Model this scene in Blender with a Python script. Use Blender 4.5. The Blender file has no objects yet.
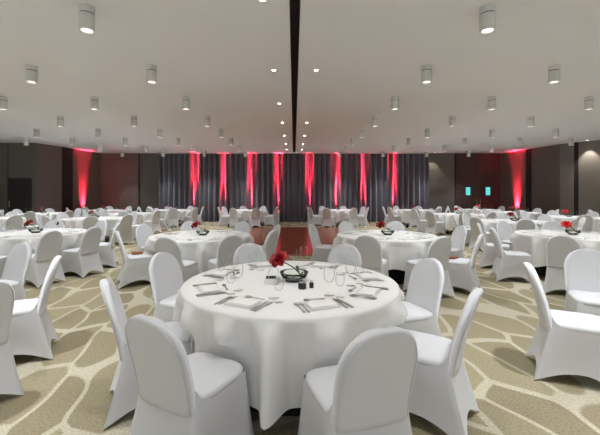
import bpy, bmesh, math, random
from mathutils import Vector, Matrix
random.seed(7)
S = bpy.context.scene
COL = S.collection
PI = math.pi
CEIL = 3.86

# ------------------------------------------------------------------ materials
def new_mat(name):
    m = bpy.data.materials.new(name); m.use_nodes = True
    nt = m.node_tree; nt.nodes.clear()
    out = nt.nodes.new('ShaderNodeOutputMaterial')
    return m, nt, out

def node(nt, t, **kw):
    n = nt.nodes.new(t)
    for k, v in kw.items():
        if k in n.inputs: n.inputs[k].default_value = v
        else: setattr(n, k, v)
    return n

def pbr(name, col, rough=.6, metal=0, bump=0, bscale=80, var=0, spec=.5, sheen=0, stretch=None):
    m, nt, out = new_mat(name)
    b = node(nt, 'ShaderNodeBsdfPrincipled', Roughness=rough, Metallic=metal)
    b.inputs['Base Color'].default_value = (*col, 1)
    b.inputs['Specular IOR Level'].default_value = spec
    b.inputs['Sheen Weight'].default_value = sheen
    nt.links.new(b.outputs[0], out.inputs[0])
    if bump or var:
        tc = node(nt, 'ShaderNodeTexCoord')
        mp = node(nt, 'ShaderNodeMapping')
        if stretch: mp.inputs['Scale'].default_value = stretch
        nt.links.new(tc.outputs['Object'], mp.inputs[0])
        nz = node(nt, 'ShaderNodeTexNoise', Scale=bscale, Detail=4)
        nt.links.new(mp.outputs[0], nz.inputs['Vector'])
        if bump:
            bp = node(nt, 'ShaderNodeBump', Strength=bump, Distance=.01)
            nt.links.new(nz.outputs[0], bp.inputs['Height'])
            nt.links.new(bp.outputs[0], b.inputs['Normal'])
        if var:
            r = node(nt, 'ShaderNodeValToRGB')
            r.color_ramp.elements[0].position = .3
            r.color_ramp.elements[1].position = .7
            r.color_ramp.elements[0].color = (*[c*(1-var) for c in col], 1)
            r.color_ramp.elements[1].color = (*[min(1, c*(1+var)) for c in col], 1)
            nt.links.new(nz.outputs[0], r.inputs[0])
            nt.links.new(r.outputs[0], b.inputs['Base Color'])
    return m

def emis(name, col, s):
    m, nt, out = new_mat(name)
    e = node(nt, 'ShaderNodeEmission', Strength=s)
    e.inputs[0].default_value = (*col, 1)
    nt.links.new(e.outputs[0], out.inputs[0])
    return m

def thin_glass(name, tint=(.96, .98, .97), refl=.55, k=1.0):
    m, nt, out = new_mat(name)
    t = node(nt, 'ShaderNodeBsdfTransparent'); t.inputs[0].default_value = (*tint, 1)
    g = node(nt, 'ShaderNodeBsdfGlossy', Roughness=.03); g.inputs[0].default_value = (.9, .95, .95, 1)
    lw = node(nt, 'ShaderNodeLayerWeight', Blend=refl*.5)
    mx = node(nt, 'ShaderNodeMixShader')
    ml = node(nt, 'ShaderNodeMath', operation='MULTIPLY'); ml.inputs[1].default_value = k
    nt.links.new(lw.outputs['Fresnel'], ml.inputs[0]); nt.links.new(ml.outputs[0], mx.inputs[0])
    nt.links.new(t.outputs[0], mx.inputs[1]); nt.links.new(g.outputs[0], mx.inputs[2])
    nt.links.new(mx.outputs[0], out.inputs[0])
    return m

M = {}
M['chair'] = pbr('white_spandex', (.69, .69, .70), .75, bump=.08, bscale=160, sheen=.15)
M['seam'] = pbr('chair_seam', (.7, .7, .7), .8)
M['cloth'] = pbr('white_linen', (.89, .88, .855), .85, bump=.10, bscale=220)
M['napkin'] = pbr('napkin_linen', (.9, .89, .86), .85, bump=.1, bscale=150)
M['black'] = pbr('matte_black', (.006, .006, .006), .9)
M['table'] = pbr('table_board', (.12, .08, .05), .6, var=.2, bscale=8)
M['ceiling'] = pbr('ceiling_paint', (.78, .77, .77), .95, bump=.02, bscale=20)
M['slot'] = pbr('slot_dark', (.012, .008, .006), .7)
M['fixture'] = pbr('fixture_white', (.64, .64, .61), .5)
M['fixture_ring'] = pbr('fixture_ring', (.12, .12, .11), .6)
M['lens'] = emis('lamp_lens', (1, .95, .86), 3)
M['lens_small'] = emis('spot_lens', (1, .95, .85), 40)
M['steel'] = pbr('cutlery_steel', (.6, .59, .57), .32, metal=1)
M['glass'] = thin_glass('wine_glass_clear', (.99, .992, .99), .17, .6)
M['bowl'] = thin_glass('bowl_glass', (.92, .95, .92), .5)
M['bowl_base'] = pbr('bowl_dark_base', (.015, .02, .012), .2)
M['red'] = pbr('petal_red', (.30, .003, .009), .5, var=.35, bscale=14)
M['red2'] = pbr('petal_bright_red', (.75, .012, .015), .5, var=.25, bscale=14)
M['stem'] = pbr('stem_green', (.06, .085, .03), .6, var=.3, bscale=30)
M['ceramic'] = pbr('white_ceramic', (.82, .81, .78), .3)
M['dark_card'] = pbr('dark_sachets', (.03, .025, .02), .7)
M['menu'] = pbr('red_brown_folder', (.30, .085, .03), .5, var=.2, bscale=20)
M['shaker'] = pbr('black_shaker', (.008, .008, .008), .25)
M['metal_cap'] = pbr('shaker_cap', (.6, .6, .6), .25, metal=1)
M['wall'] = pbr('wall_panel_taupe', (.125, .106, .088), .55, bump=.05, bscale=12, var=.12, stretch=(6, 6, .3))
M['wall_warm'] = pbr('wall_panel_brown', (.135, .10, .082), .5, bump=.05, bscale=12, var=.12, stretch=(6, 6, .3))
M['wall_grey'] = pbr('wall_panel_olive', (.115, .108, .086), .55, bump=.05, bscale=12, var=.1, stretch=(6, 6, .3))
M['paint'] = pbr('pale_fill_wall_paint', (.72, .71, .69), .9)  # unseen side walls, made pale to bounce fill light
M['wall_pale'] = pbr('wall_panel_greyed', (.17, .152, .13), .5, bump=.05, bscale=12, var=.1, stretch=(6, 6, .3))
M['seam_dark'] = pbr('panel_seam', (.006, .005, .004), .8)
M['door'] = pbr('door_brown', (.05, .026, .022), .45, var=.12, bscale=10, stretch=(6, 6, .3))
M['door_dark'] = pbr('door_dark', (.018, .016, .012), .5)
M['pane'] = emis('door_pane_teal_glow', (.16, .78, .74), .8)
M['curtain'] = pbr('curtain_charcoal', (.115, .113, .135), .5, sheen=.3)
M['rail'] = pbr('curtain_rail', (.75, .74, .72), .5)
M['uplight_red'] = emis('uplight_lens_red', (1, .03, .12), 12)
M['parquet_edge'] = pbr('parquet_edge', (.25, .10, .04), .35)

def carpet_mat():
    m, nt, out = new_mat('leaf_pattern_carpet')
    L = nt.links.new
    b = node(nt, 'ShaderNodeBsdfPrincipled', Roughness=.95)
    b.inputs['Specular IOR Level'].default_value = .1
    tc = node(nt, 'ShaderNodeTexCoord')
    nz = node(nt, 'ShaderNodeTexNoise', Scale=.9, Detail=1)
    L(tc.outputs['Object'], nz.inputs['Vector'])
    mixv = node(nt, 'ShaderNodeVectorMath', operation='MULTIPLY_ADD')
    L(nz.outputs['Color'], mixv.inputs[0]); mixv.inputs[1].default_value = (.5, .5, 0)
    L(tc.outputs['Object'], mixv.inputs[2])
    mp = node(nt, 'ShaderNodeMapping'); mp.vector_type = 'TEXTURE'
    mp.inputs['Rotation'].default_value = (0, 0, math.radians(CARPET_ROT))
    mp.inputs['Scale'].default_value = CARPET_SCALE
    L(mixv.outputs[0], mp.inputs[0])
    v1 = node(nt, 'ShaderNodeTexVoronoi', feature='DISTANCE_TO_EDGE', voronoi_dimensions='2D', Scale=1, Randomness=.8)
    v2 = node(nt, 'ShaderNodeTexVoronoi', feature='F1', voronoi_dimensions='2D', Scale=1, Randomness=.8)
    L(mp.outputs[0], v1.inputs['Vector']); L(mp.outputs[0], v2.inputs['Vector'])
    # leaf outline: rounded cell (distance from its centre) trimmed by thin gaps to its neighbours
    m1 = node(nt, 'ShaderNodeMapRange', interpolation_type='SMOOTHSTEP')
    m1.inputs[1].default_value = .035; m1.inputs[2].default_value = .065
    L(v1.outputs['Distance'], m1.inputs[0])
    m2 = node(nt, 'ShaderNodeMapRange', interpolation_type='SMOOTHSTEP')
    m2.inputs[1].default_value = .64; m2.inputs[2].default_value = .58
    L(v2.outputs['Distance'], m2.inputs[0])
    r = node(nt, 'ShaderNodeMath', operation='MULTIPLY')
    L(m1.outputs[0], r.inputs[0]); L(m2.outputs[0], r.inputs[1])
    leaf = node(nt, 'ShaderNodeMix', data_type='RGBA')
    leaf.inputs[6].default_value = (.275, .232, .145, 1); leaf.inputs[7].default_value = (.39, .335, .215, 1)
    sep = node(nt, 'ShaderNodeSeparateColor'); L(v2.outputs['Color'], sep.inputs[0]); L(sep.outputs[0], leaf.inputs[0])
    base = node(nt, 'ShaderNodeMix', data_type='RGBA')
    base.inputs[6].default_value = (.54, .49, .37, 1)
    L(r.outputs[0], base.inputs[0]); L(leaf.outputs[2], base.inputs[7])
    fn = node(nt, 'ShaderNodeTexNoise', Scale=60, Detail=6, Roughness=.75)
    L(tc.outputs['Object'], fn.inputs['Vector'])
    fr = node(nt, 'ShaderNodeMapRange'); fr.inputs[1].default_value = .3; fr.inputs[2].default_value = .7
    fr.inputs[3].default_value = .62; fr.inputs[4].default_value = 1.25
    L(fn.outputs[0], fr.inputs[0])
    mul = node(nt, 'ShaderNodeMix', data_type='RGBA', blend_type='MULTIPLY'); mul.inputs[0].default_value = 1
    L(base.outputs[2], mul.inputs[6]); L(fr.outputs[0], mul.inputs[7])
    L(mul.outputs[2], b.inputs['Base Color'])
    bp = node(nt, 'ShaderNodeBump', Strength=.3, Distance=.01); L(fn.outputs[0], bp.inputs['Height']); L(bp.outputs[0], b.inputs['Normal'])
    L(b.outputs[0], out.inputs[0])
    return m
CARPET_ROT = 9
CARPET_SCALE = (.38, .88, 1)
M['carpet'] = carpet_mat()

def parquet_mat():
    m, nt, out = new_mat('dance_floor_parquet')
    L = nt.links.new
    b = node(nt, 'ShaderNodeBsdfPrincipled', Roughness=.2)
    b.inputs['Specular IOR Level'].default_value = .35
    tc = node(nt, 'ShaderNodeTexCoord')
    br = node(nt, 'ShaderNodeTexBrick', Scale=1.0)
    br.inputs['Color1'].default_value = (.30, .055, .010, 1); br.inputs['Color2'].default_value = (.21, .036, .006, 1)
    br.inputs['Mortar'].default_value = (.06, .015, .005, 1)
    br.inputs['Mortar Size'].default_value = .004; br.inputs['Brick Width'].default_value = .9; br.inputs['Row Height'].default_value = .09
    L(tc.outputs['Object'], br.inputs['Vector'])
    L(br.outputs[0], b.inputs['Base Color'])
    L(b.outputs[0], out.inputs[0])
    return m
M['parquet'] = parquet_mat()

# ------------------------------------------------------------------ mesh helpers
def mesh_data(name, verts, faces, mat, smooth=True):
    me = bpy.data.meshes.new(name)
    me.from_pydata(verts, [], faces)
    bm = bmesh.new(); bm.from_mesh(me)
    bmesh.ops.recalc_face_normals(bm, faces=bm.faces)
    bm.to_mesh(me); bm.free()
    me.materials.append(mat)
    if smooth:
        me.polygons.foreach_set('use_smooth', [True]*len(me.polygons))
    me.update()
    return me

def link(name, me, parent=None, loc=(0, 0, 0), rz=0):
    o = bpy.data.objects.new(name, me); COL.objects.link(o)
    o.location = loc; o.rotation_euler = (0, 0, rz)
    if parent is not None: o.parent = parent
    return o

def empty(name, loc=(0, 0, 0), rz=0):
    o = bpy.data.objects.new(name, None); COL.objects.link(o)
    o.empty_display_size = .1
    o.location = loc; o.rotation_euler = (0, 0, rz)
    return o

def tag(o, label, cat, group=None, kind=None):
    o['label'] = label; o['category'] = cat
    if group: o['group'] = group
    if kind: o['kind'] = kind
    return o

def copy_tree(o, parent=None):
    c = o.copy(); COL.objects.link(c)
    if parent is not None: c.parent = parent
    for ch in list(o.children):
        if ch.type != 'LIGHT': copy_tree(ch, c)
    return c

class G:
    """collects geometry"""
    def __init__(s): s.v = []; s.f = []
    def add(s, vs, fs):
        n = len(s.v); s.v += [tuple(p) for p in vs]; s.f += [tuple(i+n for i in f) for f in fs]
        return s
    def box(s, x0, x1, y0, y1, z0, z1):
        return s.add([(x0, y0, z0), (x1, y0, z0), (x1, y1, z0), (x0, y1, z0), (x0, y0, z1), (x1, y0, z1), (x1, y1, z1), (x0, y1, z1)],
                     [(0, 3, 2, 1), (4, 5, 6, 7), (0, 1, 5, 4), (1, 2, 6, 5), (2, 3, 7, 6), (3, 0, 4, 7)])
    def bbox(s, x0, x1, y0, y1, z0, z1, b):
        """box with bevelled edges"""
        bm = bmesh.new()
        bmesh.ops.create_cube(bm, size=1)
        for v in bm.verts:
            v.co = Vector(((x0+x1)/2+v.co.x*(x1-x0), (y0+y1)/2+v.co.y*(y1-y0), (z0+z1)/2+v.co.z*(z1-z0)))
        bmesh.ops.bevel(bm, geom=bm.edges[:], offset=b, segments=2, affect='EDGES')
        bm.verts.index_update()
        s.add([v.co[:] for v in bm.verts], [[v.index for v in f.verts] for f in bm.faces]); bm.free()
        return s
    def lathe(s, prof, n=24, closed=False, cx=0, cy=0):
        """prof: (r, z) list"""
        vs = []; fs = []
        for r, z in prof:
            for k in range(n):
                a = 2*PI*k/n; vs.append((cx+r*math.cos(a), cy+r*math.sin(a), z))
        m = len(prof)
        for i in range(m-1):
            for k in range(n):
                fs.append((i*n+k, i*n+(k+1) % n, (i+1)*n+(k+1) % n, (i+1)*n+k))
        if not closed:
            if prof[0][0] > 1e-4: fs.append(tuple(range(n)))
            if prof[-1][0] > 1e-4: fs.append(tuple((m-1)*n+k for k in range(n)))
        return s.add(vs, fs)
    def tube(s, pts, r, n=8, cap=True):
        pts = [Vector(p) for p in pts]; vs = []; fs = []
        rs = r if isinstance(r, (list, tuple)) else [r]*len(pts)
        up = None
        for i, p in enumerate(pts):
            t = (pts[min(i+1, len(pts)-1)]-pts[max(i-1, 0)]).normalized()
            if up is None:
                up = Vector((0, 0, 1)) if abs(t.z) < .9 else Vector((1, 0, 0))
            a = t.cross(up).normalized(); bb = a.cross(t).normalized(); up = bb
            for k in range(n):
                q = 2*PI*k/n; vs.append(p+(a*math.cos(q)+bb*math.sin(q))*rs[i])
        for i in range(len(pts)-1):
            for k in range(n):
                fs.append((i*n+k, i*n+(k+1) % n, (i+1)*n+(k+1) % n, (i+1)*n+k))
        if cap:
            fs.append(tuple(range(n))); fs.append(tuple((len(pts)-1)*n+k for k in range(n)))
        return s.add(vs, fs)
    def ribbon(s, pts, th):
        """pts: (y, halfwidth, z); flat solid strip along y"""
        vs = []; fs = []
        for y, w, z in pts:
            vs += [(-w, y, z), (w, y, z), (w, y, z+th), (-w, y, z+th)]
        for i in range(len(pts)-1):
            a = i*4; b = a+4
            for k in range(4): fs.append((a+k, a+(k+1) % 4, b+(k+1) % 4, b+k))
        fs.append((0, 1, 2, 3)); n = (len(pts)-1)*4; fs.append((n, n+1, n+2, n+3))
        return s.add(vs, fs)
    def data(s, name, mat, smooth=True): return mesh_data(name, s.v, s.f, mat, smooth)

def shade_auto(me, ang=35):
    bm = bmesh.new(); bm.from_mesh(me)
    for e in bm.edges:
        if len(e.link_faces) == 2 and e.calc_face_angle(0) > math.radians(ang): e.smooth = False
    bm.to_mesh(me); bm.free()
    return me

def struct(name, g, mat, smooth=False):
    o = link(name, g.data(name, mat, smooth)); o['kind'] = 'structure'; return o

# ------------------------------------------------------------------ room shell
g = G().box(-15, 15, -4, 19.6, -.1, 0)
struct('floor', g, M['carpet'])
# dance floor, a thin raised parquet panel with an edge strip
g = G().box(-2.35, 2.35, 8.45, 15.6, 0, .018)
struct('floor_dance', g, M['parquet'])
g = G()
g.box(-2.41, -2.35, 8.39, 15.66, 0, .02).box(2.35, 2.41, 8.39, 15.66, 0, .02)
g.box(-2.35, 2.35, 8.39, 8.45, 0, .02).box(-2.35, 2.35, 15.6, 15.66, 0, .02)
struct('trim_1', g, M['parquet_edge'])
g = G().box(-15, -.055, -4, 19.6, CEIL, CEIL+.25)
struct('ceiling', g, M['ceiling'])
g = G().box(.078, 15, -4, 19.6, CEIL, CEIL+.25)
struct('ceiling.001', g, M['ceiling'])
# folding-wall track: a dark channel between both ceilings
g = G().box(-.055, .078, -4, 19.6, CEIL+.10, CEIL+.25)
g.box(-.055, -.045, -4, 19.6, CEIL-.012, CEIL+.10).box(.068, .078, -4, 19.6, CEIL-.012, CEIL+.10)
struct('trim_2', g, M['slot'])

def wall_strip(name, p, q, mat, th=.15, z0=0, z1=CEIL, side=1):
    """vertical slab from p to q; thickness to the outside"""
    p = Vector((*p, 0)); q = Vector((*q, 0)); d = (q-p).normalized(); n = Vector((-d.y, d.x, 0))*th*side
    vs = []
    for z in (z0, z1):
        for c in (p, q, q+n, p+n): vs.append((c.x, c.y, z))
    g = G().add(vs, [(0, 3, 2, 1), (4, 5, 6, 7), (0, 1, 5, 4), (1, 2, 6, 5), (2, 3, 7, 6), (3, 0, 4, 7)])
    return struct(name, g, mat)

# back wall
wall_strip('wall_back', (-11.2, 19.2), (-8.75, 19.2), M['wall_warm'])
wall_strip('wall_back.001', (-8.75, 19.28), (-7.4, 19.28), M['wall_grey'])
wall_strip('wall_back.002', (-7.4, 19.28), (7.4, 19.28), M['wall_grey'])
wall_strip('wall_back.003', (7.4, 19.2), (9.1, 19.2), M['wall'])
wall_strip('wall_back.004', (9.1, 19.24), (12.0, 19.24), M['wall'])
# left side, from the back corner to behind the camera
wall_strip('wall_left', (-11.22, 17.25), (-10.95, 19.2), M['wall_warm'])
wall_strip('wall_left.001', (-11.33, 16.6), (-11.22, 17.25), M['seam_dark'])
wall_strip('wall_left.002', (-11.7, 15.4), (-11.33, 16.6), M['wall_warm'])
wall_strip('wall_left.003', (-15, 15.4), (-11.7, 15.4), M['wall_grey'])
wall_strip('wall_left.004', (-14.2, -4), (-14.2, 15.4), M['paint'])
# right side
wall_strip('wall_right', (11.72, 19.24), (12.0, 17.6), M['wall_warm'])
wall_strip('wall_right.001', (12.0, 17.6), (12.06, 17.25), M['seam_dark'])
wall_strip('wall_right.002', (12.06, 17.25), (12.32, 15.75), M['wall'])
wall_strip('wall_right.003', (12.32, 15.75), (12.60, 15.3), M['wall_pale'])
wall_strip('wall_right.004', (12.60, 15.3), (12.72, 15.2), M['seam_dark'])
wall_strip('wall_right.005', (12.72, 15.2), (13.22, 14.5), M['wall_pale'])
wall_strip('wall_right.006', (13.22, 14.5), (13.25, 14.42), M['seam_dark'])
wall_strip('wall_right.007', (13.25, 14.42), (14.6, 12.4), M['wall_pale'])
wall_strip('wall_right.008', (14.6, 12.4), (14.6, -4), M['paint'])

# panel seams
def seam(n, x, y, z0=0, z1=CEIL, w=.02):
    struct(n, G().box(x-w/2, x+w/2, y-.012, y+.02, z0, z1), M['seam_dark'])
seam('trim_3', -8.76, 19.2, w=.05)
seam('trim_4', 9.1, 19.2, w=.06)
seam('trim_5', -12.95, 15.4)
struct('trim_6', G().box(-10.99, -8.80, 19.17, 19.2, 0, .1), M['seam_dark'])
struct('trim_7', G().box(-14.1, -13.0, 15.37, 15.4, 0, .1), M['seam_dark'])
# left dark door in the front-facing panel
d = struct('door_1', G().box(-12.93, -11.86, 15.34, 15.41, 0, 2.26), M['door_dark'])
h = link('door_handle', G().bbox(-12.82, -12.78, 15.28, 15.33, .95, 1.25, .008).data('door_handle', M['metal_cap'], False), d)

# double door with vision panes that glow teal, standing in for light beyond
for i, (x0, x1, px) in enumerate(((9.14, 10.36, 9.80), (10.37, 11.62, 10.92))):
    d = struct('door_%d' % (2+i), G().box(x0, x1, 19.16, 19.24, 0, CEIL-.01), M['door'])
    f = link('window_frame', G().box(px-.17, px+.17, 19.145, 19.16, 1.43, 2.0).data('window_frame', M['seam_dark'], False), d)
    p = link('glass_pane', G().box(px-.125, px+.125, 19.135, 19.146, 1.49, 1.94).data('glass_pane', M['pane'], False), d)
    hx = x1-.09 if i == 0 else x0+.09
    h = link('door_handle', G().bbox(hx-.015, hx+.015, 19.09, 19.155, .9, 1.3, .006).data('door_handle', M['metal_cap'], False), d)

# ------------------------------------------------------------------ curtains
def curtain(name, x0, x1, label, seed):
    rnd = random.Random(seed)
    e = empty(name, (0, 0, 0))
    tag(e, label, 'curtain', 'stage curtains')
    n = int((x1-x0)/.016)
    xs = [x0+(x1-x0)*i/n for i in range(n+1)]
    # irregular pleats: accumulate phase
    ph = 0; wave = []
    w = .30
    for i, x in enumerate(xs):
        if i % 18 == 0: w = rnd.uniform(.25, .33)
        ph += 2*PI*(x1-x0)/n/w
        wave.append(ph)
    rows = 10; vs = []; fs = []
    for j in range(rows+1):
        t = j/rows; z = .03+(CEIL-.06-.03)*t
        amp = .13-.02*t
        for i, x in enumerate(xs):
            s = math.sin(wave[i])
            y = 19.0 - amp*s
            vs.append((x, y, z))
    m = n+1
    for j in range(rows):
        for i in range(n): fs.append((j*m+i, j*m+i+1, (j+1)*m+i+1, (j+1)*m+i))
    link('curtain_fabric', mesh_data('curtain_fabric', vs, fs, M['curtain']), e)
    link('curtain_rail', G().box(x0, x1, 18.88, 19.12, CEIL-.035, CEIL).data('curtain_rail', M['rail'], False), e)
curtain('stage_curtain', -7.55, .02, 'long pleated charcoal curtain left of the centre line on the back wall', 3)
curtain('stage_curtain', .02, 7.52, 'long pleated charcoal curtain right of the centre line on the back wall', 4)

# ------------------------------------------------------------------ lamps
def spot(name, loc, energy, col, size, blend=.5, radius=.05, parent=None, rot=(0, 0, 0)):
    l = bpy.data.lights.new(name, 'SPOT'); l.energy = energy; l.color = col
    l.spot_size = math.radians(size); l.spot_blend = blend; l.shadow_soft_size = radius
    o = bpy.data.objects.new(name, l); COL.objects.link(o); o.location = loc; o.rotation_euler = rot
    if parent is not None: o.parent = parent
    return o

PEND = 300; SLOT = 66
ORD = ['first', 'second', 'third', 'fourth', 'fifth', 'sixth', 'seventh', 'eighth', 'ninth', 'tenth']
def make_pendant():
    e = empty('ceiling_downlight', (0, 0, CEIL))
    g = G().lathe([(.055, -.085), (.088, -.085), (.09, -.078), (.09, 0)], 28)
    link('ceiling_collar', shade_auto(g.data('ceiling_collar', M['fixture'])), e)
    g = G().lathe([(.083, -.10), (.083, -.085)], 28)
    link('shadow_gap_ring', shade_auto(g.data('shadow_gap_ring', M['fixture_ring'])), e)
    g = G().lathe([(.07, -.26), (.07, -.30), (.088, -.30), (.09, -.295), (.09, -.10), (.06, -.10)], 28)
    link('housing', shade_auto(g.data('housing', M['fixture'])), e)
    g = G().lathe([(.0, -.272), (.069, -.272)], 28, closed=True)
    link('lens', g.data('lens', M['lens']), e)
    return e
proto = make_pendant()
used = False
rows_y = [-1.65, 0.3, 2.3, 4.27, 6.22, 8.18, 10.2, 12.15, 14.1, 16.1, 18.2]
lamp_data = bpy.data.lights.new('downlight_beam', 'SPOT')
lamp_data.energy = PEND; lamp_data.color = (.91, .955, 1); lamp_data.spot_size = math.radians(74); lamp_data.spot_blend = .9
lamp_data.shadow_soft_size = .06
lamp_mid = lamp_data.copy(); lamp_mid.spot_size = math.radians(84); lamp_mid.energy = PEND*.50
lamp_far = lamp_data.copy(); lamp_far.energy = PEND*.72
xsL = [-2.6, -4.8, -7.0, -9.2, -11.1]; xsR = [2.43, 4.76, 7.1, 9.35, 11.5]
for ri, y in enumerate(rows_y):
    for side, xs in (('left', xsL), ('right', xsR)):
        for ci, x in enumerate(xs):
            if y > 15.5 and abs(x) > 11: continue
            if y < 4:
                # lamps above the viewpoint, same fixture; the rearmost row is added for fill
                pass
            o = proto if not used else copy_tree(proto); used = True
            o.location = (x, y, CEIL)
            if ri < 3:
                where = ('added fill row behind the viewpoint', 'row above the viewpoint', 'nearest overhead row')[ri]
                tag(o, 'white cylinder downlight, %s, %s one %s of the slot' % (where, ORD[ci], side), 'ceiling light', 'cylinder ceiling downlights')
            else:
                tag(o, 'white cylinder ceiling downlight, %s visible row, %s one %s of the dark slot' % (ORD[ri-3], ORD[ci], side), 'ceiling light', 'cylinder ceiling downlights')
            lo = bpy.data.objects.new('downlight_beam', lamp_data if y < 3.5 else lamp_mid if y < 7.5 else lamp_far); COL.objects.link(lo)
            lo.parent = o; lo.location = (0, 0, -.31)

def make_recessed():
    e = empty('recessed_spotlight', (0, 0, CEIL))
    g = G().lathe([(.03, 0.0), (.032, -.008), (.048, -.006), (.05, 0)], 20)
    link('trim_ring', g.data('trim_ring', M['rail']), e)
    g = G().lathe([(0, -.007), (.031, -.007)], 20, closed=True)
    link('lens', g.data('lens', M['lens_small']), e)
    return e
rp = make_recessed(); used = False
for side, x, ys in (('left', -.38, (1.75, 4.1, 6.42, 8.77, 11.1, 13.5, 15.7, 17.6)), ('right', .42, (1.75, 6.42, 11.1, 13.5, 15.7, 17.6))):  # nearest pair is out of view, added to brighten the nearest table
    for i, y in enumerate(ys):
        o = rp if not used else copy_tree(rp); used = True
        o.location = (x, y, CEIL)
        tag(o, 'tiny bright recessed spotlight just %s of the ceiling slot, %s from the front' % (side, ORD[i]), 'spotlight', 'recessed spotlights along the slot')
        spot('spot_beam', (0, 0, -.02), SLOT*(1.05 if y < 5 else .3), (.95, .97, 1), 96, .7, .02, o)

for x, y, tx, ty, lab, en in ((12.66, 14.68, .30, .22, 'small bright recessed spotlight washing the pale right wall panel', 130), (7.75, 18.72, .1, .45, 'small bright recessed spotlight beside the right end of the curtain', 70)):
    o = copy_tree(rp)
    o.location = (x, y, CEIL); tag(o, lab, 'spotlight', 'recessed wall-washing spotlights')
    sp = spot('spot_beam', (0, 0, -.02), en, (1, .95, .85), 62, .5, .02, o)
    sp.rotation_euler = Vector((tx, ty, -1.6)).to_track_quat('-Z', 'Y').to_euler()
# red uplighters
def make_uplight():
    e = empty('floor_uplight')
    g = G().bbox(-.11, .11, -.09, .09, 0, .62, .012)
    link('housing', g.data('housing', M['rail'], False), e)
    g = G().box(-.09, .09, -.07, .07, .62, .628)
    link('lens', g.data('lens', M['uplight_red'], False), e)
    return e
ul = make_uplight(); used = False
def area(parent, energy, sx, sy, spread, tilt, z=.64, col=(1, .03, .075), y=0):
    l = bpy.data.lights.new('red_beam', 'AREA'); l.shape = 'RECTANGLE'; l.size = sx; l.size_y = sy
    l.energy = energy; l.color = col; l.spread = math.radians(spread)
    o = bpy.data.objects.new('red_beam', l); COL.objects.link(o)
    o.parent = parent; o.location = (0, y, z)
    o.rotation_euler = (PI+math.radians(tilt), 0, 0)
    return o
UPC = 28; UPW = 70
sx = [(193.5-294)/340*18.75, (223-294)/340*18.75, (250.5-294)/340*18.75, (277.5-294)/340*18.75,
      (309.5-294)/340*18.75, (337-294)/340*18.75, (364-294)/340*18.75, (394.5-294)/340*18.75]
for i, x in enumerate(sx):
    o = ul if not used else copy_tree(ul); used = True
    o.location = (x, 18.73, 0)
    tag(o, 'white box uplighter at the curtain foot, %s red stripe from the left' % ORD[i], 'uplight', 'red uplighters along the curtain')
    area(o, UPC, .22, .04, 13, -5.5, y=.07)
for x, y, rz, lab in ((-10.98, 17.9, -PI/2-.14+PI, 'white box uplighter washing the left side wall red'), (11.78, 18.1, PI/2+.17+PI, 'white box uplighter washing the right side wall red')):
    o = copy_tree(ul)
    o.location = (x, y, 0); o.rotation_euler.z = rz
    tag(o, lab, 'uplight', 'red uplighters at the side walls')
    area(o, UPW, .24,   .04, 27, -6.0, y=.06)

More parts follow.
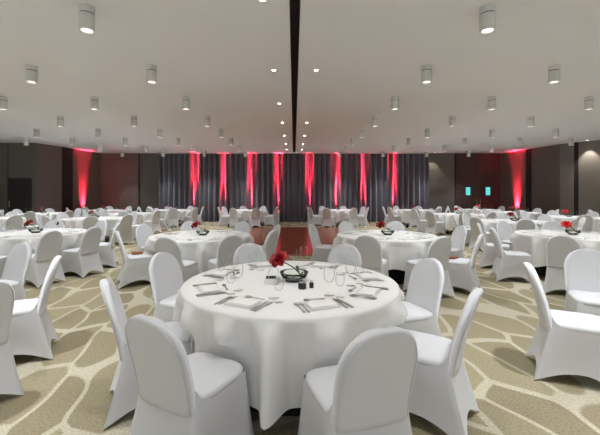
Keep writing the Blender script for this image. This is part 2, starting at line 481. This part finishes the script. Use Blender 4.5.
# ------------------------------------------------------------------ chairs
CH = .91
def make_chair():
    e = empty('banquet_chair')
    # skirt: stretch fabric from the seat edge to four feet
    def ring_pt(u):
        """u in 0..4 round the square, returns (sx, sy, corner distance 0 at corner ..1 mid)"""
        k = int(u) % 4; t = u-int(u)
        c = [(-1, -1), (1, -1), (1, 1), (-1, 1)]
        a = c[k]; b = c[(k+1) % 4]
        return a[0]+(b[0]-a[0])*t, a[1]+(b[1]-a[1])*t, 4*t*(1-t), k
    N = 14; NR = 14; vs = []; fs = []
    for j in range(NR+1):
        t = j/NR
        for i in range(4*N):
            u = i/N
            sx_, sy_, mid, k = ring_pt(u)
            # rounded square at the top
            r = math.hypot(sx_, sy_)
            rr = 1/((abs(sx_)**6+abs(sy_)**6)**(1/6)) if r else 1
            tx, ty = sx_*rr*.5+sx_*.5, sy_*rr*.5+sy_*.5
            topx, topy = tx*.212, ty*.215
            rear = max(0, -sy_)
            ztop = .452+.07*max(0, rear-.75)/.25
            bx, by = sx_*.238, (sy_*.245 if sy_ > 0 else sy_*.335)
            zb = .004+.095*mid**1.3
            f = t**1.25
            x = topx+(bx-topx)*f; y = topy+(by-topy)*f
            # fabric pulls inwards between the feet
            pull = .045*mid*math.sin(PI*min(1, t*1.0)*.5)**2
            if k in (0, 2): y -= math.copysign(pull, sy_)
            else: x -= math.copysign(pull, sx_)
            vs.append((x, y, ztop+(zb-ztop)*t))
    n4 = 4*N
    for j in range(NR):
        for i in range(n4): fs.append((j*n4+i, j*n4+(i+1) % n4, (j+1)*n4+(i+1) % n4, (j+1)*n4+i))
    link('skirt', mesh_data('skirt', vs, fs, M['chair']), e)
    # seat cushion
    vs = []; fs = []; n = 40; prof = [(.90, .43), (.985, .437), (1.0, .452), (.985, .468), (.93, .478), (.75, .485), (.45, .489), (.0, .49)]
    for s_, z in prof:
        for k in range(n):
            a = 2*PI*k/n; c, s2 = math.cos(a), math.sin(a)
            q = 1/((abs(c)**5+abs(s2)**5)**.2)
            vs.append((c*q*.216*s_, s2*q*.222*s_+.004, z))
    for j in range(len(prof)-1):
        for k in range(n): fs.append((j*n+k, j*n+(k+1) % n, (j+1)*n+(k+1) % n, (j+1)*n+k))
    link('seat', mesh_data('seat', vs, fs, M['chair']), e)
    # backrest
    H0 = .40; L = (CH-H0)
    W = .205
    def lean(t):           # t 0..1
        return -.205-.045*t-.088*t**1.6
    def half(t):
        z = t*L; st = L-.21
        w = W+.006*math.sin(PI*t)
        if z > st:
            q = (z-st)/.21
            w *= max(0, 1-q**2.3)**(1/2.1)
        return w
    rows = [0, .06, .12, .2, .3, .4, .5, .58, .64, .7, .75, .8, .84, .88, .91, .94, .962, .98, .99, .997]
    nu = 13; vs = []; fs = []
    for t in rows:
        w = half(t); tt = .028*(1-max(0, (t-.94)/.06)**3*.6)
        y = lean(t); z = H0+t*L
        for sgn in (1, -1):
            for i in range(nu):
                uu = -1+2*i/(nu-1); u = math.copysign(abs(uu)**.45, uu)*sgn*-1
                th = tt*max(.0, 1-abs(u)**12)**.5
                cur = -.018*(1-u*u)          # slight wrap round the sitter
                vs.append((u*w, y+cur+sgn*th, z))
    m = 2*nu
    for j in range(len(rows)-1):
        for i in range(m): fs.append((j*m+i, j*m+(i+1) % m, (j+1)*m+(i+1) % m, (j+1)*m+i))
    fs.append(tuple(range(m))); fs.append(tuple((len(rows)-1)*m+i for i in range(m)))
    b = link('backrest', mesh_data('backrest', vs, fs, M['chair']), e)
    # seam piping along the rear edge
    pts = []
    for t in rows[1:]: pts.append((-half(t)*.90, lean(t)-.0275, H0+t*L-.010))
    for t in reversed(rows[1:-1]): pts.append((half(t)*.90, lean(t)-.0275, H0+t*L-.010))
    link('edge_seam', G().tube(pts, .0035, 6).data('edge_seam', M['seam']), b)
    return e
chair0 = make_chair(); chair_used = False
def place_chair(x, y, face, label):
    """face: (x, y) point looked at"""
    global chair_used
    o = chair0 if not chair_used else copy_tree(chair0); chair_used = True
    a = math.atan2(face[1]-y, face[0]-x)-PI/2
    o.location = (x, y, 0); o.rotation_euler = (0, 0, a)
    tag(o, label, 'chair', 'white covered banquet chairs')
    return o

# ------------------------------------------------------------------ tables
RT = .90; TZ = .75
def leg_data():
    return G().tube([(.55, -.0, .715), (.62, 0, .02)], .016, 8).tube([(.62, 0, .02), (.62, 0, 0)], .02, 8).data('leg', M['seam_dark'])
TB = G().lathe([(RT-.005, TZ-.03), (RT, TZ-.024), (RT, TZ-.008), (RT-.005, TZ-.004)], 48).data('tabletop', M['table'])
LEG = leg_data()
SK = G().lathe([(.66, TZ-.03), (.66, .4), (.66, .01)], 48, closed=True).data('inner_cylinder', M['black'])  # plain black open cylinder below the tabletop, inside the tablecloth

def cloth_mesh(seed, chairs, cx, cy, hem=.22, var=.07, lobe=None):
    """chairs: list of (angle, seat front radius)"""
    rnd = random.Random(seed)
    N = 240
    ph = [rnd.uniform(0, 2*PI) for _ in range(6)]
    nf = rnd.choice((11, 12, 13))
    if lobe is not None: ph[4] = -(nf*lobe+1.9*math.sin(3*lobe+ph[3])); ph[1] = -4*lobe+PI
    vs = [(0, 0, TZ+.006)]; fs = []
    rings = [.25, .5, .75, .9]
    for r in rings:
        for k in range(N):
            a = 2*PI*k/N; vs.append((r*RT*math.cos(a), r*RT*math.sin(a), TZ+.006+.0008*math.sin(4*a+ph[0]+r*9)))
    drops = [0, .012, .035, .08, .13, .19, .25, .31, .37, .43, .49, .55, .6]
    for d in drops:
        for k in range(N):
            a = 2*PI*k/N
            hz = hem+var*math.cos(4*a+ph[1])*.9+.02*math.sin(7*a+ph[2])
            full = TZ-hz
            t = d/.6; dz = full*t
            if d <= .035:
                r = RT+.002+.010*math.sin(min(1, d/.035)*PI/2); z = TZ+.006-(dz if d else 0)*.9
            else:
                fold = (.5+.5*math.cos(nf*a+1.9*math.sin(3*a+ph[3])+ph[4]))**1.7
                fl = (t**.45)
                r = RT+.012+fl*(-.075+.20*fold)+.02*fl*math.sin(5*a+ph[5])
                z = TZ+.006-dz
                for (ca, cr) in chairs:
                    da = abs((a-ca+PI) % (2*PI)-PI)
                    wd = math.atan(.255/cr)
                    if da < wd+.07:
                        k2 = 1 if da < wd else max(0, 1-(da-wd)/.07)
                        k2 *= min(1, max(0, (dz-.16)/.08))
                        lim = max(.675, cr-.05)/max(.6, math.cos(min(da, .3)))
                        if r > lim: r = r+(lim-r)*k2
            vs.append((r*math.cos(a), r*math.sin(a), z))
    for k in range(N): fs.append((0, 1+k, 1+(k+1) % N))
    nr = len(rings)+len(drops)
    for j in range(nr-1):
        for k in range(N):
            a = 1+j*N
            fs.append((a+k, a+N+k, a+N+(k+1) % N, a+(k+1) % N))
    return mesh_data('tablecloth', vs, fs, M['cloth'])

# small table things ------------------------------------------------
def fork_mesh():
    g = G()
    g.ribbon([(-.095, .003, .001), (-.09, .0085, .001), (-.05, .006, .002), (0, .0035, .006), (.03, .0035, .008), (.042, .010, .006), (.052, .0125, .004)], .0028)
    for k in range(4):
        c = -.0105+k*.007
        h = G().ribbon([(.050, .0022, .004), (.075, .0018, .002), (.095, .0010, .006)], .0026)
        g.add([(x+c, y, z) for x, y, z in h.v], h.f)
    return g.data('fork', M['steel'], False)
def knife_mesh():
    g = G().ribbon([(-.11, .003, .001), (-.105, .009, .001), (-.06, .0085, .001), (-.01, .006, .001), (0, .005, .001)], .006)
    h = G().ribbon([(0, .006, .002), (.03, .0095, .002), (.08, .0105, .002), (.105, .006, .002), (.115, .001, .002)], .002)
    g.add(h.v, h.f)
    return g.data('knife', M['steel'], False)
def spoon_mesh():
    g = G().ribbon([(-.08, .003, .001), (-.075, .0075, .001), (-.04, .005, .002), (.01, .003, .006), (.03, .0035, .007)], .0026)
    vs = []; fs = []; n = 16
    for j, (q, z) in enumerate(((0, .001), (.4, .002), (.75, .005), (1, .009))):
        for k in range(n):
            a = 2*PI*k/n; vs.append((.018*q*math.cos(a), .056+.029*q*math.sin(a), z))
    for j in range(3):
        for k in range(n): fs.append((j*n+k, j*n+(k+1) % n, (j+1)*n+(k+1) % n, (j+1)*n+k))
    g.add(vs, fs)
    return g.data('spoon', M['steel'])
def napkin_mesh():
    """flat folded napkin: three soft layers with a rounded fold"""
    g = G(); w, d = .108, .078
    for L in range(3):
        vs = []; fs = []; nx, ny = 10, 8
        for s_ in (0, 1):
            for j in range(ny+1):
                for i in range(nx+1):
                    u = -1+2*i/nx; v = -1+2*j/ny
                    z = .001+L*.0055+s_*.0045*(1-max(abs(u), abs(v))**6*.8)+.0012*math.sin(5*u+L)+.001*math.sin(4*v+2*L)
                    vs.append((u*(w-.004*L), v*(d-.005*L)+.002*L, z+.0012))
        m = (nx+1)*(ny+1)
        for s_ in (0, 1):
            for j in range(ny):
                for i in range(nx):
                    a = s_*m+j*(nx+1)+i; fs.append((a, a+1, a+nx+2, a+nx+1))
        rim = [i for i in range(nx+1)]+[j*(nx+1)+nx for j in range(1, ny+1)]+[ny*(nx+1)+i for i in range(nx-1, -1, -1)]+[j*(nx+1) for j in range(ny-1, 0, -1)]
        for a, b in zip(rim, rim[1:]+rim[:1]): fs.append((a, b, b+m, a+m))
        g.add(vs, fs)
    return g.data('napkin', M['napkin'])
def glass_parts(k=1.0):
    bowl = [(.004, .085), (.018, .09), (.030, .105), (.036, .125), (.037, .145), (.034, .17), (.030, .19), (.0285, .19), (.0325, .17), (.0355, .145), (.0345, .126), (.028, .107), (.016, .093), (.0, .0905)]
    foot = [(.0, .0), (.034, .0), (.035, .002), (.02, .005), (.006, .010)]
    stem = [(.006, .010), (.0038, .02), (.0034, .05), (.0040, .08), (.006, .0865)]
    sc = lambda p: [(r*k, z*k) for r, z in p]
    return sc(bowl), sc(stem), sc(foot)
def glass_thing(k):
    b, s_, f = glass_parts(k)
    e = empty('wine_glass')
    link('bowl', G().lathe(b, 24, closed=True).data('glass_bowl_part', M['glass']), e)
    link('stem', G().lathe(s_, 10, closed=True).data('glass_stem', M['glass']), e)
    link('foot', G().lathe(f, 24, closed=True).data('glass_foot', M['glass']), e)
    return e
def glass_single(k):
    b, s_, f = glass_parts(k)
    g = G().lathe(b, 16, closed=True).lathe(s_, 8, closed=True).lathe(f, 16, closed=True)
    return g.data('wine_glass', M['glass'])
FORK, KNIFE, SPOON, NAP = fork_mesh(), knife_mesh(), spoon_mesh(), napkin_mesh()
GL_BIG = glass_thing(1.12); GL_SMALL = glass_thing(.92)
GLS = glass_single(1.0); GLS2 = glass_single(1.12)
big_used = [False, False]

def flower_parts(mat, root):
    """leaning stem and layered petal head"""
    hd = (-.125, 0, .172)
    pts = [(.075, .0, .03), (.05, 0, .06), (0, .005, .11), (-.06, .005, .145), (-.10, 0, .165)]
    st = link('stem', G().tube(pts, [.006, .006, .0055, .005, .007], 8).data('flower_stem', M['stem']), root)
    g = G()
    rnd = random.Random(5)
    axis = Vector((-.35, -.45, .82)).normalized()
    q = axis.to_track_quat('Z', 'Y')
    for layer, (n, L, w, open_) in enumerate(((4, .055, .030, .25), (5, .070, .040, .62), (6, .080, .045, 1.05), (6, .078, .045, 1.45))):
        for k in range(n):
            az = 2*PI*(k+.5*(layer % 2))/n+rnd.uniform(-.15, .15)
            vs = []; fs = []; nu, nv = 6, 7
            for j in range(nv+1):
                t = j/nv
                # petal curls outwards
                ang = open_*(.35+.75*t)+rnd.uniform(-.03, .03)
                rr = .012+L*t*math.sin(ang); zz = L*t*math.cos(ang)+.004*layer
                ww = w*math.sin(PI*min(.96, t*.80+.08))**.7
                for i in range(nu+1):
                    u = -1+2*i/nu
                    x = rr-.010*u*u*(1-t*.4); y = u*ww
                    p = Vector((x*math.cos(az)-y*math.sin(az), x*math.sin(az)+y*math.cos(az), zz+.006*math.sin(3*u+k)*t))
                    vs.append(q@p+Vector(hd))
            for j in range(nv):
                for i in range(nu): a = j*(nu+1)+i; fs.append((a, a+1, a+nu+2, a+nu+1))
            g.add(vs, fs)
    link('flower_head', g.data('flower_head', mat), root)
    # a pair of leaves hugging the stem
    g = G()
    for sgn, base, tip in ((1, (.04, 0, .07), (.02, .06, .12)), (-1, (.06, 0, .05), (.10, -.05, .09))):
        b = Vector(base); t = Vector(tip); d = t-b; s_ = d.cross(Vector((0, 0, 1))).normalized()
        vs = []
        for i in range(6):
            f = i/5; w = .016*math.sin(PI*min(.98, f*.9+.06))
            c = b+d*f+Vector((0, 0, .012*math.sin(PI*f)))
            vs += [c-s_*w, c+Vector((0, 0, -.004)), c+s_*w]
        g.add(vs, [(i*3+k, i*3+k+1, i*3+k+4, i*3+k+3) for i in range(5) for k in (0, 1)])
    link('leaf', g.data('flower_leaf', M['stem']), root)
def make_flower(mat):
    e = empty('cut_flower'); flower_parts(mat, e); return e
def make_bowl():
    e = empty('glass_bowl')
    link('base', G().lathe([(0, 0), (.078, 0), (.08, .003), (.078, .010), (0.0, .010)], 32).data('bowl_base', M['bowl_base']), e)
    link('bowl', G().lathe([(.085, .018), (.105, .03), (.118, .055), (.122, .075), (.119, .075), (.114, .055), (.10, .032), (.08, .021)], 36, closed=True).data('bowl_wall', M['bowl']), e)
    link('rim', G().lathe([(.1185, .072), (.124, .073), (.1245, .078), (.1185, .079), (.1185, .072)], 36, closed=True).data('bowl_rim', M['stem']), e)
    return e
FL = {'d': make_flower(M['red']), 'b': make_flower(M['red2'])}; BW = make_bowl()
f_used = {'d': False, 'b': False}; bw_used = False

SIDES = ['right side, far half', 'far side, right half', 'far side, left half', 'left side, far half',
         'left side, near half', 'near side, left half', 'near side, right half', 'right side, near half']
TOPZ = TZ+.0075

def settings(cx, cy, angs, desc, level, rnd, flower, seatnames):
    """lay the places; level 0 = nearest table, 1 = second row, 2 = far"""
    global bw_used
    def put(me, name, x, y, rz, label, cat, group):
        o = link(name, me, None, (x, y, TOPZ), rz); tag(o, label, cat, group); return o
    for idx, a in enumerate(angs):
        if a is None: continue
        c, s = math.cos(a), math.sin(a)
        rz = a+PI/2      # local +y points to centre
        def at(r, t): return cx+r*c-t*s, cy+r*s+t*c    # t to the sitter's right seen from outside (ccw)
        where = seatnames[idx]
        jit = lambda q: rnd.uniform(-q, q)
        if level == 0:
            x, y = at(.70, jit(.01)); put(NAP, 'napkin', x, y, rz+jit(.08), 'flat folded white napkin on the nearest table, place at its %s' % where, 'napkin', 'napkins on the nearest table')
            for t, nm, me, w in ((-.135, 'fork', FORK, 'inner'), (-.165, 'fork', FORK, 'outer'), (.128, 'knife', KNIFE, 'inner'), (.160, 'knife', KNIFE, 'outer')):
                x, y = at(.70+jit(.01), t); put(me, nm, x, y, rz+jit(.06), '%s steel %s on the nearest table, place at its %s' % (w, nm, where), nm, nm+'s on the nearest table'.replace('knifes', 'knives'))
            x, y = at(.565, jit(.01)); put(SPOON, 'spoon', x, y, rz+PI/2+jit(.08), 'steel dessert spoon on the nearest table, above the napkin at its %s' % where, 'spoon', 'spoons on the nearest table')
            for q, (rr, tt, gl, w) in enumerate(((.50, .12, 0, 'taller'), (.56, .20, 1, 'shorter'))):
                src = GL_BIG if gl == 0 else GL_SMALL
                o = src if not big_used[gl] else copy_tree(src); big_used[gl] = True
                x, y = at(rr+jit(.015), tt+jit(.015)); o.location = (x, y, TOPZ)
                tag(o, '%s clear wine glass on the nearest table, place at its %s' % (w, where), 'wine glass', 'wine glasses on the nearest table')
        else:
            x, y = at(.70, jit(.01)); put(NAP, 'napkin', x, y, rz+jit(.1), 'flat folded white napkin on the %s' % desc, 'napkin', 'napkins on the '+desc)
            if level == 1:
                x, y = at(.70, -.14); put(FORK, 'fork', x, y, rz+jit(.06), 'steel fork laid beside a napkin on the %s' % desc, 'fork', 'forks on the '+desc)
                x, y = at(.70, .14); put(KNIFE, 'knife', x, y, rz+jit(.06), 'steel knife laid beside a napkin on the %s' % desc, 'knife', 'knives on the '+desc)
                x, y = at(.56, .19); put(GLS, 'wine_glass', x, y, 0, 'clear stemmed wine glass on the %s' % desc, 'wine glass', 'wine glasses on the '+desc)
            x, y = at(.50, .12); put(GLS2, 'wine_glass', x, y, 0, 'clear stemmed wine glass on the %s' % desc, 'wine glass', 'wine glasses on the '+desc)
    if flower:
        o = BW if not bw_used else copy_tree(BW); bw_used = True
        o.location = (cx+.03, cy, TOPZ)
        tag(o, 'shallow glass bowl, %s' % desc, 'bowl', 'centrepiece bowls')
        o = FL[flower] if not f_used[flower] else copy_tree(FL[flower]); f_used[flower] = True
        o.location = (cx+.03, cy, TOPZ)
        tag(o, '%s red flower in the bowl, %s' % ('bright' if flower == 'b' else 'dark', desc), 'flower', 'red centrepiece flowers')

def table(cx, cy, desc, angs=None, level=2, flower=None, seed=0, rads=None, hem=.22, var=.07, sets=True, faces=None, skip=(), lobe=None):
    """angs: chair angles in degrees (SIDES order); rads: seat centre distance"""
    rnd = random.Random(seed*13+5)
    if angs is None: angs = [22.5+45*k+rnd.uniform(-5, 5) for k in range(8)]
    if rads is None: rads = [1.17+rnd.uniform(-.02, .07) for _ in angs]
    t = empty('round_table', (cx, cy, 0), rnd.uniform(0, 1.5))
    tag(t, 'round banquet table under white cloth, the %s' % desc, 'table', 'round banquet tables')
    link('tabletop', TB, t)
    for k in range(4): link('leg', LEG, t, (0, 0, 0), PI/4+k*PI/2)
    if level <= 1: link('inner_cylinder', SK, t)
    ch = []
    for i, a in enumerate(angs):
        if a is None or i in skip: continue
        ch.append((math.radians(a), rads[i]-.225))
    me = cloth_mesh(seed+40, ch, cx, cy, hem, var, lobe)
    c = link('tablecloth', me, None, (cx, cy, 0))
    tag(c, 'white draped tablecloth on the %s' % desc, 'tablecloth', 'white round tablecloths')
    for i, a in enumerate(angs):
        if a is None or i in skip: continue
        ar = math.radians(a); x = cx+rads[i]*math.cos(ar); y = cy+rads[i]*math.sin(ar)
        fx = (cx, cy)
        if faces and faces.get(i):     # extra turn in degrees
            v = Vector((cx-x, cy-y)); v.rotate(Matrix.Rotation(math.radians(faces[i]), 2)); fx = (x+v.x, y+v.y)
        place_chair(x, y, fx, 'white covered chair, %s, %s' % (SIDES[i], desc))
    if sets:
        settings(cx, cy, [None if a is None else math.radians(22.5+45*i+(a-22.5-45*i)*.7) for i, a in enumerate(angs)], desc, level, rnd, flower, SIDES)

# folders lying on two chair seats
def folder(x, y, rz, label):
    e = empty('folder', (x, y, .493), rz)
    link('cover', G().bbox(-.08, .08, -.11, .11, 0, .02, .003).data('folder_cover', M['menu'], False), e)
    link('spine', G().bbox(-.086, -.078, -.11, .11, 0, .024, .003).data('folder_spine', M['menu'], False), e)
    tag(e, label, 'folder', 'folders on chair seats')

# nearest table, each chair placed by hand:                rf  fr   fl   lf   ln   nl   nr   rn
table(-.03, 2.95, 'nearest table', [6, 60, 113, 158, 204, 241.5, 287, 326], 0, 'd', 1,
      rads=[1.0, .98, 1.0, 1.10, 1.07, 1.12, 1.16, 1.09], hem=.20, var=.05, faces={0: 14}, lobe=math.radians(262))
table(1.72, 6.35, 'second-row table right of centre', [8, 67, 112, 157, None, 244, 284, 311], 1, 'd', 2,
      rads=[1.2, 1.15, 1.15, 1.15, 1.1, 1.15, 1.2, 1.30], faces={7: 16, 6: 8})
table(-1.72, 6.3, 'second-row table left of centre', [20, 67, 115, 156, 210, 269, 303, 338], 1, 'd', 3,
      rads=[1.15, 1.15, 1.15, 1.15, 1.05, 1.17, 1.15, 1.15], faces={5: -13})
table(5.22, 6.4, 'second-row table at the right edge', [22, 64, 107, 150, 196, 228, 300, 337], 1, 'b', 4,
      rads=[1.15, 1.15, 1.15, 1.2, 1.38, 1.55, 1.15, 1.15], faces={4: -34})
table(-5.12, 6.7, 'second-row table at the left edge', [20, 67, 112, 157, 202, 277, 310, 345], 1, 'd', 5, rads=[1.15]*5+[1.2, 1.2, 1.12], faces={6: 32, 5: 8})
table(-3.90, 2.85, 'front table beyond the left edge', [12, 67, None, None, None, None, None, None], 1, None, 6, rads=[1.34, 1.12]+[1.27]*6, sets=False, faces={0: 18})
place_chair(-2.42, 2.45, (-3.4, 2.85), 'white covered chair cut by the left edge, its back turned to the nearest table')
table(4.2, 2.5, 'front table beyond the right edge', [None]*8, 1, None, 7, rads=[1.12]*8, sets=False)
def aim(x, y, deg, label):
    place_chair(x, y, (x+math.cos(math.radians(deg)), y+math.sin(math.radians(deg))), label)
aim(3.05, 3.42, 243, 'white covered chair facing the viewer at the right edge, behind the big side-on chair')
aim(2.34, 2.80, -28, 'large side-on white covered chair at the right edge, facing right')
folder(-2.70, 5.86, .5, 'red-brown folder on a chair seat left of the second-row table')
folder(2.50, 5.47, .7, 'red-brown folder on a chair seat right of the second-row table')
SKIP = {4: (5,), 13: (1, 2), 14: (5, 6), 1: (1,), 3: (4,)}
far = [
    (-6.4, 10.9, 'third-row table left of the carpeted aisle', 'd'), (-9.6, 10.7, 'third-row table nearest the left wall', None),
    (-10.2, 13.8, 'far table before the dark left door', 'd'), (-12.5, 12.4, 'far corner table at the left edge', None),
    (-9.3, 16.7, 'far table under the left red wall light', 'd'), (-6.75, 13.8, 'fourth-row table left of the dance floor', 'd'),
    (-6.1, 17.0, 'far table at the left end of the curtain', 'd'), (-2.25, 17.0, 'curtain-side table left of centre', 'd'),
    (2.2, 17.0, 'curtain-side table right of centre', 'd'), (6.05, 17.0, 'far table at the right end of the curtain', 'd'),
    (6.45, 13.35, 'fourth-row table right of the dance floor', 'd'), (6.3, 9.75, 'third-row table right of the carpeted aisle', 'd'),
    (9.35, 11.6, 'third-row table by the right wall', 'b'), (9.5, 14.7, 'far table under the right red wall light', 'd'),
    (9.6, 17.5, 'far table before the double doors', 'b'), (12.6, 12.3, 'far corner table at the right edge', None),
]
for i, (x, y, dsc, fl) in enumerate(far):
    table(x, y, dsc, None, 2, fl, 20+i, skip=SKIP.get(i, ()))

# extras on the nearest table
def sugar_caddy():
    e = empty('sugar_caddy', (-.19, 2.84, TOPZ), .05)
    g = G().bbox(-.052, .052, -.035, .035, 0, .012, .003).bbox(-.052, -.046, -.035, .035, .008, .05, .002).bbox(.046, .052, -.035, .035, .008, .05, .002)
    g.bbox(-.052, .052, .029, .035, .008, .05, .002).bbox(-.052, .052, -.035, -.029, .008, .05, .002)
    link('dish', g.data('caddy_dish', M['ceramic'], False), e)
    for k in range(5):
        y = -.02+k*.01
        link('sachet', G().bbox(-.042, .042, y-.003, y+.003, .013, .062+.003*(k % 2), .001).data('sachet', M['dark_card'], False), e)
    tag(e, 'small white ceramic sugar caddy of dark sachets on the nearest table', 'sugar caddy')
sugar_caddy()
def shaker(x, y, w, label):
    e = empty('shaker', (x, y, TOPZ))
    link('body', G().lathe([(w*.9, 0), (w, .004), (w, .036), (w*.75, .045)], 20).data('shaker_body', M['shaker']), e)
    link('cap', G().lathe([(w*.72, .045), (w*.72, .054), (w*.4, .059), (0, .06)], 20).data('shaker_cap', M['metal_cap']), e)
    tag(e, label, 'shaker', 'condiment shakers')
shaker(.065, 2.70, .033, 'wider black shaker before the glass bowl on the nearest table')
shaker(.140, 2.72, .018, 'slim black shaker beside the wider one on the nearest table')

# ------------------------------------------------------------------ camera, world, view
cam = bpy.data.cameras.new('camera'); co = bpy.data.objects.new('camera', cam); COL.objects.link(co)
co.location = (0, 0, 1.5); co.rotation_euler = (PI/2, 0, 0)
cam.sensor_width = 36; cam.lens = 340/600*36; cam.shift_x = .01; cam.shift_y = -.0375
cam.clip_start = .05
S.camera = co
w = bpy.data.worlds.new('world'); S.world = w; w.use_nodes = True
w.node_tree.nodes['Background'].inputs[0].default_value = (.62, .66, .72, 1)  # added ambient fill, entering through the rear left open behind the camera
S.view_settings.view_transform = 'Standard'
S.view_settings.look = 'None'
S.view_settings.gamma = 1
S.view_settings.use_curve_mapping = False
S.view_settings.exposure = .22
